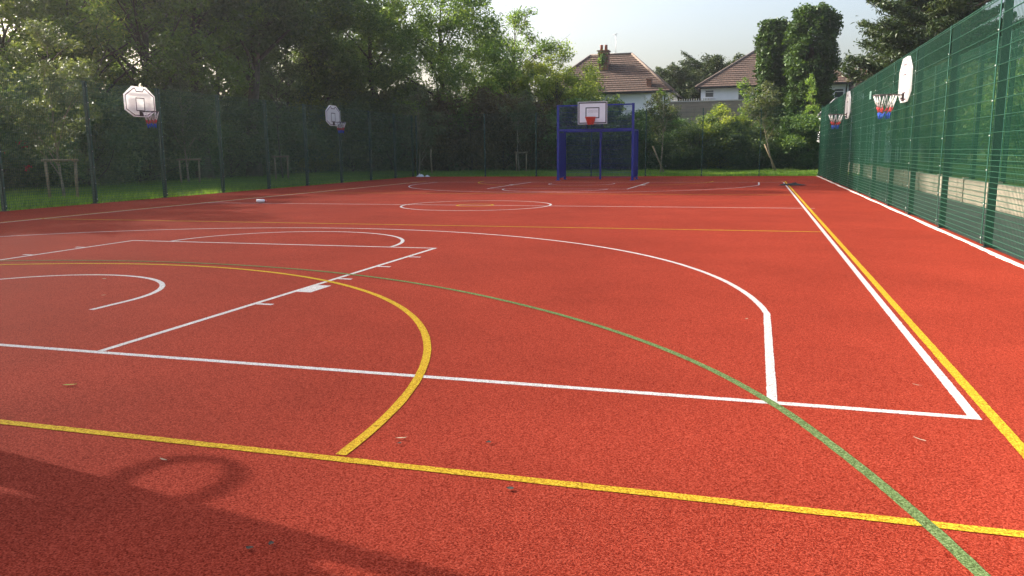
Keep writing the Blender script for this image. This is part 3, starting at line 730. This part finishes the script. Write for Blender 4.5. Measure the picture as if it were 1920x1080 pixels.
# ivy columns
def ivy_model(seed, H, R, base):
    rng = np.random.default_rng(seed); ctr = []; rr = []
    for z in np.arange(base, H-.2, .42):
        t = (z-base)/(H-base); rad_ = R*(.74+.34*min(1, t*1.25))*(1 if t < .72 else math.sqrt(max(.04, 1-((t-.72)/.30)**2)))
        for k in range(9):
            a_ = 2*math.pi*k/9+rng.uniform(0, .7)+z
            q = rad_*rng.uniform(.72, 1.02); ctr.append(np.array([q*math.cos(a_), q*math.sin(a_), z+rng.uniform(-.2, .2)])); rr.append(rng.uniform(.30, .58))
    mb = MB(); mb.tube([(0, 0, -.05), (.1, 0, H*.4), (-.05, .05, H*.8)], [.42, .32, .12], 10)
    for _ in range(5): limb(mb, (0, 0, rng.uniform(1, H*.8)), ctr[rng.integers(len(ctr))], .1, .02, rng)
    return mb.mesh('trunk', 'bark'), crown_mesh('crown', seed+3, ctr, rr, 300, .17, 'ivy', asp=.8, up=.35, flat=.85, droop=.15, shell=.8)
YI = 57.0
plant('ivy_tree', 'narrower left column of ivy on a bare trunk before the middle house', 'tree', ivy_model(41, gz(33, 1446, YI), .88, 2.2), (gx(1443, YI), YI, -.03))
plant('ivy_tree', 'taller broader right column of ivy before the middle house', 'tree', ivy_model(42, gz(14, 1518, YI-1.5), 1.42, 2.2), (gx(1513, YI-1.5), YI-1.5, -.03))

# conifers: upswept flat sprays
def conifer_model(seed, H, R, nbr, per, base=.8, top=.25, size=.20, tilt=.35, bare=0.0, wide=1.0):
    rng = np.random.default_rng(seed); C = []; T = []
    mb = MB(); mb.tube([(0, 0, -.05), (.05, .1, H*.5), (0, 0, H)], [H*.03, H*.02, .03], 9)
    for i in range(nbr):
        t = (i+.5)/nbr; z = base+(H-base)*t; L = R*(1-t*(1-top))*rng.uniform(.65, 1.12); a_ = i*2.399+rng.uniform(-.4, .4)
        d = np.array([math.cos(a_), math.sin(a_), 0]); tl = tilt*rng.uniform(.4, 1.5)
        tip = np.array([0, 0, z])+d*L+np.array([0, 0, L*tl]); a0 = np.array([0, 0, z])
        limb(mb, a0, tip, .09*(1-t)+.025, .008, rng, sag=-.08)
        if rng.random() < bare: continue
        side = np.array([-d[1], d[0], 0])
        k = int(per*L/R)
        s = rng.random(k)**.75*.85+.2; w_ = (1-abs(s-.55))*L*.30*wide
        lat = rng.normal(0, 1, k)*w_*.55
        P = a0+(tip-a0)*s[:, None]+side*lat[:, None]; P[:, 2] += -.08*L*np.sin(s*math.pi)+rng.normal(0, .10, k)*L*.26-np.abs(lat)*.12+.15*s*s*L*.4
        C.append(P); T.append(np.clip(rng.uniform(.2, .7)+rng.normal(0, .18, k), 0, 1))
    C = np.concatenate(C); T = np.concatenate(T)
    return mb.mesh('trunk', 'bark'), fast_mesh('crown', leaves(rng, C, size, .28, .3), 4, 'fir', T)
C_flat = conifer_model(51, 8.2, 4.6, 120, 900, 1.8, .62, .22, .30, wide=.95)
C_big = conifer_model(52, 17, 5.0, 180, 1700, 2.2, .24, .22, .12, wide=1.15)
C_bare = conifer_model(53, 16, 4.2, 44, 700, 5.0, .35, .28, .25, bare=.55)
Y0 = 72
plant('conifer', 'dark spreading cypress between the two houses, nearer the chimneyed one', 'tree', C_flat, (gx(1280, Y0), Y0, -.03), .4, gz(118, 1265, Y0)/9.3)
plant('conifer', 'dark upswept cypress beside the middle house roof', 'tree', C_flat, (gx(1338, Y0+4), Y0+4, -.03), 2.4, gz(98, 1330, Y0+4)/9.3)
plant('conifer', 'big shaggy conifer rising behind the right fence', 'tree', C_big, (gx(1745, 46), 46, .4), .9, 1.0)
plant('conifer', 'half-bare pine with brown branches at the top right corner', 'tree', C_bare, (gx(1792, 44), 44, .4), 2.2, .95)
plant('tree', 'leafy tree seen dimly through both meshes at the right edge', 'tree', T_open, (22.5, 22.0, .4), 1.9, .75)
plant('bush', 'bush seen through both meshes behind the low wall, nearer', 'bush', S_laurel, (18.0, 23.0, .4), 1.1, .9)
plant('bush', 'bush seen through both meshes behind the low wall, farther', 'bush', S_dark, (17.5, 33.0, .4), 2.1, .9)

for px_, X_, Y_, md, sc, rz_, lab in ((0, 15.2, 12.5, S_dark, .95, .3, 'dark bush behind second fence, nearest to the camera'), (0, 15.6, 17.5, S_laurel, 1.0, 2.3, 'leafy bush behind second fence, second nearest to the camera'),
        (0, 15.8, 28.0, S_laurel, 1.05, .9, 'leafy bush behind second fence, level with the farther right hoop'), (0, 15.5, 39.0, S_dark, 1.0, 4.0, 'dark bush behind second fence near its far end')):
    plant('bush', lab, 'bush', md, (X_, Y_, .4), rz_, sc)
# ------------------------------------------------------------------ grass
rg = np.random.default_rng(77)
def blades(n, fx, fy, h0, h1, wd):
    x, y = fx(n), fy(n); h = rg.uniform(h0, h1, n)*(1+.5*np.sin(x*1.3+y*.8)*np.sin(y*1.1-x*.5)); a_ = rg.uniform(0, 6.28, n); ln = rg.normal(0, .35, (n, 2))*h[:, None]
    b = np.stack([x, y, np.full(n, -.03)], 1); s = np.stack([np.cos(a_), np.sin(a_), np.zeros(n)], 1)*wd/2*rg.uniform(.6, 1.4, n)[:, None]
    tip = b+np.concatenate([ln, h[:, None]], 1)
    t_ = np.clip(.45+.25*np.sin(x*.8+1)*np.sin(y*.6)+.2*rg.normal(0, 1, n), 0, 1)
    return np.stack([b-s, b+s, tip], 1).reshape(-1, 3), t_
U = lambda a, b: (lambda n: rg.uniform(a, b, n))
parts = [blades(110000, U(-21, -10.3), U(6, 46), .06, .17, .022), blades(70000, U(-12, 12), U(36.15, 47), .06, .17, .024)]
# keep the strip inside the fence clear
Vv = np.concatenate([p_[0] for p_ in parts]); Tt = np.concatenate([p_[1] for p_ in parts])
tri = Vv.reshape(-1, 3, 3); bx = tri[:, 0, 0]; by = tri[:, 0, 1]
keep = (bx < LX0+(LX1-LX0)*(by+8)/44-.12) | (by > 36.12)
tag(inst('grass', fast_mesh('grass', tri[keep].reshape(-1, 3), 3, 'blade', Tt[keep])), kind='stuff')

# ------------------------------------------------------------------ houses
def roof_faces(mb, B, Tp, zE, zR, courses=18):
    """B four eave corners (x,y) ccw from front left, Tp ridge ends [(x,y),(x,y)]; tile courses are stepped strips"""
    r0, r1 = Tp
    faces = [((B[0], B[1]), (r0, r1)), ((B[1], B[2]), (r1, r1)), ((B[2], B[3]), (r1, r0)), ((B[3], B[0]), (r0, r0))]
    for (a, b), (c, d) in faces:
        a3, b3, c3, d3 = [np.array([*p_, z_], float) for p_, z_ in ((a, zE), (b, zE), (c, zR), (d, zR))]
        nrm = np.cross(b3-a3, c3-a3); nrm /= np.linalg.norm(nrm)
        for i in range(courses):
            t0, t1 = i/courses, (i+1)/courses
            p0, p1 = a3+(c3-a3)*t0, b3+(d3-b3)*t0; q0, q1 = a3+(c3-a3)*t1, b3+(d3-b3)*t1
            mb.add([p0, p1, p1+nrm*.05, p0+nrm*.05, q1+nrm*.008, q0+nrm*.008], [(0, 1, 2, 3), (3, 2, 4, 5)])
def window(t, x, y, z, wd, h, bars=1):
    mb = MB(); f = .06
    mb.box((x, y-.02, z+h/2-f/2), (wd, .08, f)); mb.box((x, y-.02, z-h/2+f/2), (wd, .08, f))
    for s in (-1, 1): mb.box((x+s*(wd/2-f/2), y-.02, z), (f, .08, h-2*f))
    for i in range(1, bars+1): mb.box((x-wd/2+wd*i/(bars+1), y-.02, z), (f*.8, .075, h-2*f))
    mb.box((x, y-.018, z+h*.18), (wd-2*f, .07, .04))
    wn = mb.build('window', 'frame', t)
    mb = MB(); mb.box((x, y-.005, z), (wd-2*f, .02, h-2*f)); mb.build('pane', 'glass', wn)
    mb = MB(); mb.box((x, y-.07, z-h/2-.035), (wd+.14, .16, .06)); mb.build('sill', 'frame', wn)
def house(label, x0, x1, y0, dy, zE, zR, ra, rb, wins=(), chim=(), ov=.35):
    t = thing('house', label, 'house', (x0, y0, 0)); w_ = x1-x0
    mb = MB(); mb.box((w_/2, dy/2, zE/2), (w_, dy, zE)); mb.build('wall', 'render', t)
    ra -= x0; rb -= x0
    mb = MB(); B = [(-ov, -ov), (w_+ov, -ov), (w_+ov, dy+ov), (-ov, dy+ov)]
    roof_faces(mb, B, [(ra, dy/2), (rb, dy/2)], zE-.02, zR); rf = mb.build('roof', 'tile', t)
    mb = MB(); mb.tube([(ra, dy/2, zR+.03), (rb, dy/2, zR+.03)], .10, 8)
    for (bx, by), rx in ((B[0], ra), (B[1], rb), (B[2], rb), (B[3], ra)): mb.tube([(bx, by, zE+.03), (rx, dy/2, zR+.03)], .10, 8)
    mb.build('ridge_tiles', 'ridge', rf)
    mb = MB(); mb.box((w_/2, -ov-.07, zE-.05), (w_+2*ov+.1, .12, .11)); mb.box((w_+ov+.07, dy/2, zE-.05), (.12, dy+2*ov, .11)); mb.box((-ov-.07, dy/2, zE-.05), (.12, dy+2*ov, .11)); mb.build('gutter', 'gutter', t)
    mb = MB(); mb.box((w_/2, -ov/2, zE-.12), (w_+2*ov, ov-.02, .03)); mb.build('soffit', 'gutter', t)
    mb = MB(); mb.tube([(w_-.15, -ov-.05, zE-.1), (w_-.15, -.08, zE-.45), (w_-.15, -.08, .2)], .05, 8); mb.build('downpipe', 'gutter', t)
    for win in wins: window(t, win[0]-x0, 0, win[1], win[2], win[3], win[4])
    return t, rf
# chimneyed house left
Y1 = 60.0; D1 = 8.5; x1 = gx(1248, Y1); x0 = x1-10.0; YR = Y1+D1/2
zE1 = gz(171, 1200, Y1-.35)
t1, rf = house('white house with brown hipped roof, ivy chimney and aerial, left of the cypress', x0, x1, Y1, D1, zE1, gz(103, 1150, YR), x0+3.2, gx(1182, YR))
def chimney(rf, t, X, Y, z0, z1, wd, dp, pots):
    x_, y_ = X-t.location.x, Y-t.location.y
    mb = MB(); mb.box((x_, y_, (z0+z1)/2), (wd, dp, z1-z0)); mb.box((x_, y_, z1-.16), (wd+.10, dp+.10, .12)); mb.box((x_, y_, z1+.03), (wd+.16, dp+.16, .1))
    c = mb.build('chimney', 'brick', rf)
    for px_ in pots:
        mb = MB(); mb.tube([(x_+px_, y_, z1+.07), (x_+px_, y_, z1+.45), (x_+px_, y_, z1+.52)], [.13, .11, .14], 10); mb.build('chimney_pot', 'pot', t)
Yc = YR-1.6
chimney(rf, t1, gx(1131, Yc), Yc, zE1+.4, gz(97, 1131, Yc), .78, .8, (-.2, .17))
chimney(rf, t1, gx(1215, Y1+.2), Y1+.25, zE1-.2, gz(150, 1212, Y1+.2), .34, .34, ())
mb = MB(); xx = gx(1215, Y1)-x0; mb.box((xx, -.12, zE1/2-.1), (.42, .24, zE1-.25)); mb.build('chimney_breast', 'render', t1)
mb = MB(); ax = gx(1152, YR)-x0; za, zb = gz(103, 1152, YR), gz(64, 1152, YR); ay = D1/2+.2
mb.tube([(ax, ay, za-.5), (ax, ay, zb)], .022, 6); mb.tube([(ax-.25, ay, zb-.06), (ax+.12, ay, zb+.06)], .016, 5)
for k in range(6): q = ax-.25+k*.07; mb.tube([(q, ay-.14, zb-.05+k*.02), (q, ay+.14, zb-.05+k*.02)], .008, 4)
mb.tube([(ax-.16, ay, za-.4), (ax-.16, ay, za+.4)], .016, 5)
mb.build('aerial', 'metal', t1)
rg2 = np.random.default_rng(9); cc = np.array([gx(1131, Yc)-x0-.05, Yc-.5-Y1, gz(112, 1131, Yc)])+rg2.normal(0, 1, (260, 3))*np.array([.16, .08, .30])
inst('chimney_ivy', fast_mesh('chimney_ivy', leaves(rg2, cc, .13, .8), 4, 'laurel', rg2.random(260)), t1)
# middle house behind the ivy columns
Y2 = 64.0; D2 = 10.0; xa, xb = gx(1311, Y2), gx(1584, Y2); zE2 = gz(160, 1400, Y2-.35)
wins = [(gx(1327, Y2), gz(176, 1327, Y2), .72, .62, 0), (gx(1400, Y2), gz(180, 1400, Y2), 1.7, 1.15, 2), (gx(1567, Y2), gz(175, 1567, Y2), .72, .75, 0)]
t2, rf2 = house('white house with big brown hipped roof behind the ivy columns', xa, xb, Y2, D2, zE2, gz(93, 1440, Y2+D2/2), gx(1412, Y2+D2/2), gx(1486, Y2+D2/2), wins)
# right house
Y3 = 68.0; xa, xb = gx(1592, Y3), gx(1690, Y3); zE3 = gz(168, 1600, Y3-.3)
t3, rf3 = house('brown-roofed house farthest right, its brick chimney over the right fence', xa, xb, Y3, 8, zE3, gz(131, 1600, Y3+4), gx(1592, Y3+4), gx(1640, Y3+4))
chimney(rf3, t3, gx(1621, Y3+1), Y3+1, zE3, gz(118, 1621, Y3+1), .5, .6, ())
# grey garden wall and white shed
YW = 57.5; xa, xb = gx(1252, YW), gx(1540, YW); zt = gz(191, 1290, YW)
t = thing('garden_wall', 'grey-brown clad garden wall with pale coping behind the hedge', 'wall', (xa, YW, 0))
mb = MB(); mb.box(((xb-xa)/2, .15, zt/2), (xb-xa, .25, zt))
for k in range(1, 9): mb.box(((xb-xa)/2, .018, zt-k*.33), (xb-xa, .02, .02))
mb.build('cladding', 'greyrender', t)
mb = MB(); mb.box(((xb-xa)/2, .15, zt+.035), (xb-xa+.05, .36, .07)); mb.build('coping', 'coping', t)
mb = MB()
for k in range(17): mb.box((.1+k*.17, .15, zt+.15), (.05, .03, .16))
mb.build('spikes', 'coping', t)
YS = 52.0; xs = gx(1535, YS); zs_ = gz(219, 1540, YS)
t = thing('shed', 'small white gabled shed with grey roof at the hedge end by right fence', 'shed', (xs, YS, 0))
zg, ze = gz(184, 1545, YS), gz(212, 1536, YS); ws = 1.7
mb = MB(); mb.poly([(0, 0), (ws, 0), (ws, ze), (ws/2, zg-.08), (0, ze)], 0, 3.0); mb.build('wall', 'render', t)
mb = MB()
for s in (0, 1):
    xe = -.15 if s == 0 else ws+.15; v = [(xe, -.15, ze-.12), (ws/2, -.15, zg), (ws/2, 3.15, zg), (xe, 3.15, ze-.12)]
    v += [(a_, b_, c_-.07) for a_, b_, c_ in v]; mb.add(v, [(0, 1, 2, 3), (7, 6, 5, 4), (0, 4, 5, 1), (1, 5, 6, 2), (2, 6, 7, 3), (3, 7, 4, 0)])
mb.build('roof', 'shedroof', t)

# ------------------------------------------------------------------ small things on the court
t = thing('bottle', 'white drinks bottle with red end lying on the halfway line at left', 'bottle', (-5.97, 14.4, 0), .1)
mb = MB(); mb.tube([(-.13, 0, .045), (-.125, 0, .045), (.07, 0, .045), (.10, 0, .04)], [.036, .044, .044, .025], 14); mb.build('body', 'plastic', t)
mb = MB(); mb.tube([(.10, 0, .04), (.135, 0, .04)], .024, 12); mb.build('cap', 'redcap', t)
def heap(name, label, cat, loc, dims, mat, seed, rz=0):
    rng = np.random.default_rng(seed); nx, ny = 34, 16; vs = []; fs = []
    ph = rng.uniform(0, 6, 6)
    for j in range(ny):
        for i in range(nx):
            u_, v_ = i/(nx-1)*2-1, j/(ny-1)*2-1
            r_ = u_*u_+v_*v_; e = max(0, 1-abs(u_)**2.2)*max(0, 1-abs(v_)**2.0)
            h = dims[2]*e*(.45+.35*math.sin(u_*7+ph[0])*math.sin(v_*4+ph[1])+.3*abs(math.sin(u_*13+ph[2]+v_*5))+.15*rng.random())
            k = 1+.14*math.sin(u_*9+ph[3])
            vs.append((u_*dims[0]/2*(1+.08*math.sin(v_*6+ph[4])), v_*dims[1]/2*k*(1-.35*u_*u_), .006+max(0, h)))
    for j in range(ny-1):
        for i in range(nx-1): fs.append((j*nx+i, j*nx+i+1, (j+1)*nx+i+1, (j+1)*nx+i))
    mb = MB(); mb.add(vs, fs, 0, True); o = mb.build(name, mat); o.location = loc; o.rotation_euler = (0, 0, rz); return tag(o, label, cat)
heap('black_cloth', 'low black crumpled heap lying across the white and yellow sidelines far right', 'cloth', (7.68, 25.45, .012), (.85, .42, .085), 'blackcloth', 3)
heap('white_bag', 'crumpled white bag at the back left corner of the court', 'bag', (-10.5, 35.6, .0), (.42, .3, .17), 'plastic', 6)
heap('white_scrap', 'smaller white scrap beside the crumpled bag in the back corner', 'litter', (-10.12, 35.65, .0), (.25, .2, .1), 'plastic', 8)
def bit(name, label, cat, x, y, L, wd, mat, seed, rz):
    rng = random.Random(seed); mb = MB(); n_ = 7; vs = []
    for i in range(n_):
        u_ = i/(n_-1)*2-1; h = wd/2*(1-u_*u_)**.7+.001; b = .12*L*u_*u_
        for s in (-1, 0, 1): vs.append((u_*L/2, s*h+b*rng.uniform(.6, .9), .006+(.003+.12*wd*abs(s))*(1-.4*u_*u_)+.004*abs(u_)*rng.random()))
    mb.add(vs, [f_ for i in range(n_-1) for f_ in ((i*3, i*3+3, i*3+4, i*3+1), (i*3+1, i*3+4, i*3+5, i*3+2))], 0, True)
    o = mb.build(name, mat); o.location = (x, y, 0); o.rotation_euler = (0, 0, rz); tag(o, label, cat)
bit('fallen_leaf', 'yellow-green leaf on the red surface near the left edge', 'leaf', 2.88, -.65, .075, .016, 'oldleaf', 1, .5)
bit('twig', 'curled pale grey twig right of the yellow arc end', 'twig', 5.0, -.94, .05, .009, 'straw', 2, .4)
bit('bark_chip', 'tiny dark chip just below the curled pale twig', 'chip', 5.02, -1.0, .022, .012, 'chip', 31, .9)
bit('bark_chip', 'small dark chip midway between white and yellow baselines', 'chip', 5.39, -.89, .025, .018, 'chip', 3, 1.0)
bit('bark_chip', 'dark chip just below the yellow baseline near the centre', 'chip', 5.62, -1.33, .03, .022, 'chip', 4, .2)
bit('bark_chip', 'left of two dark chips in the shadow band', 'chip', 4.95, -1.99, .026, .018, 'chip', 5, 0)
bit('bark_chip', 'right of two dark chips in the shadow band', 'chip', 5.0, -1.945, .026, .016, 'chip', 6, 2)
bit('straw', 'pale curved straw inside the ring shadow upper edge', 'straw', 4.15, -1.43, .05, .008, 'straw', 7, -.3)
bit('straw', 'pale straw scrap right of the three-point line corner', 'straw', 7.31, .51, .05, .006, 'straw', 8, -.6)
bit('straw', 'pale straw below the white corner, left of the green line', 'straw', 7.17, -.37, .06, .006, 'straw', 9, -.8)
bit('straw', 'pale fleck in the open red area inside the three-point line', 'straw', 6.43, 2.05, .03, .015, 'straw', 10, 1)
bit('straw', 'pale fleck inside the no-charge semicircle at left', 'straw', .1, 2.55, .05, .02, 'straw', 12, .1)
bit('straw', 'pale fleck below the no-charge semicircle at left', 'straw', .85, 1.75, .04, .016, 'straw', 13, .8)

# ------------------------------------------------------------------ thin scattering volume added to mimic lens glare and lift dark foliage
mb = MB(); mb.box((0, 50, 12.5), (500, 500, 27.1)); hz = mb.mesh('glare_haze', 'grass'); hz.materials.clear()
hm = bpy.data.materials.new('glare_haze'); hm.use_nodes = True; hn = hm.node_tree; hn.nodes.clear()
pv = hn.nodes.new('ShaderNodeVolumePrincipled'); pv.inputs['Color'].default_value = (.93, .96, 1, 1); pv.inputs['Density'].default_value = .00046; pv.inputs['Anisotropy'].default_value = .65
ho = hn.nodes.new('ShaderNodeOutputMaterial'); hn.links.new(pv.outputs[0], ho.inputs['Volume'])
hz.materials.append(hm); tag(inst('glare_haze', hz), kind='stuff')
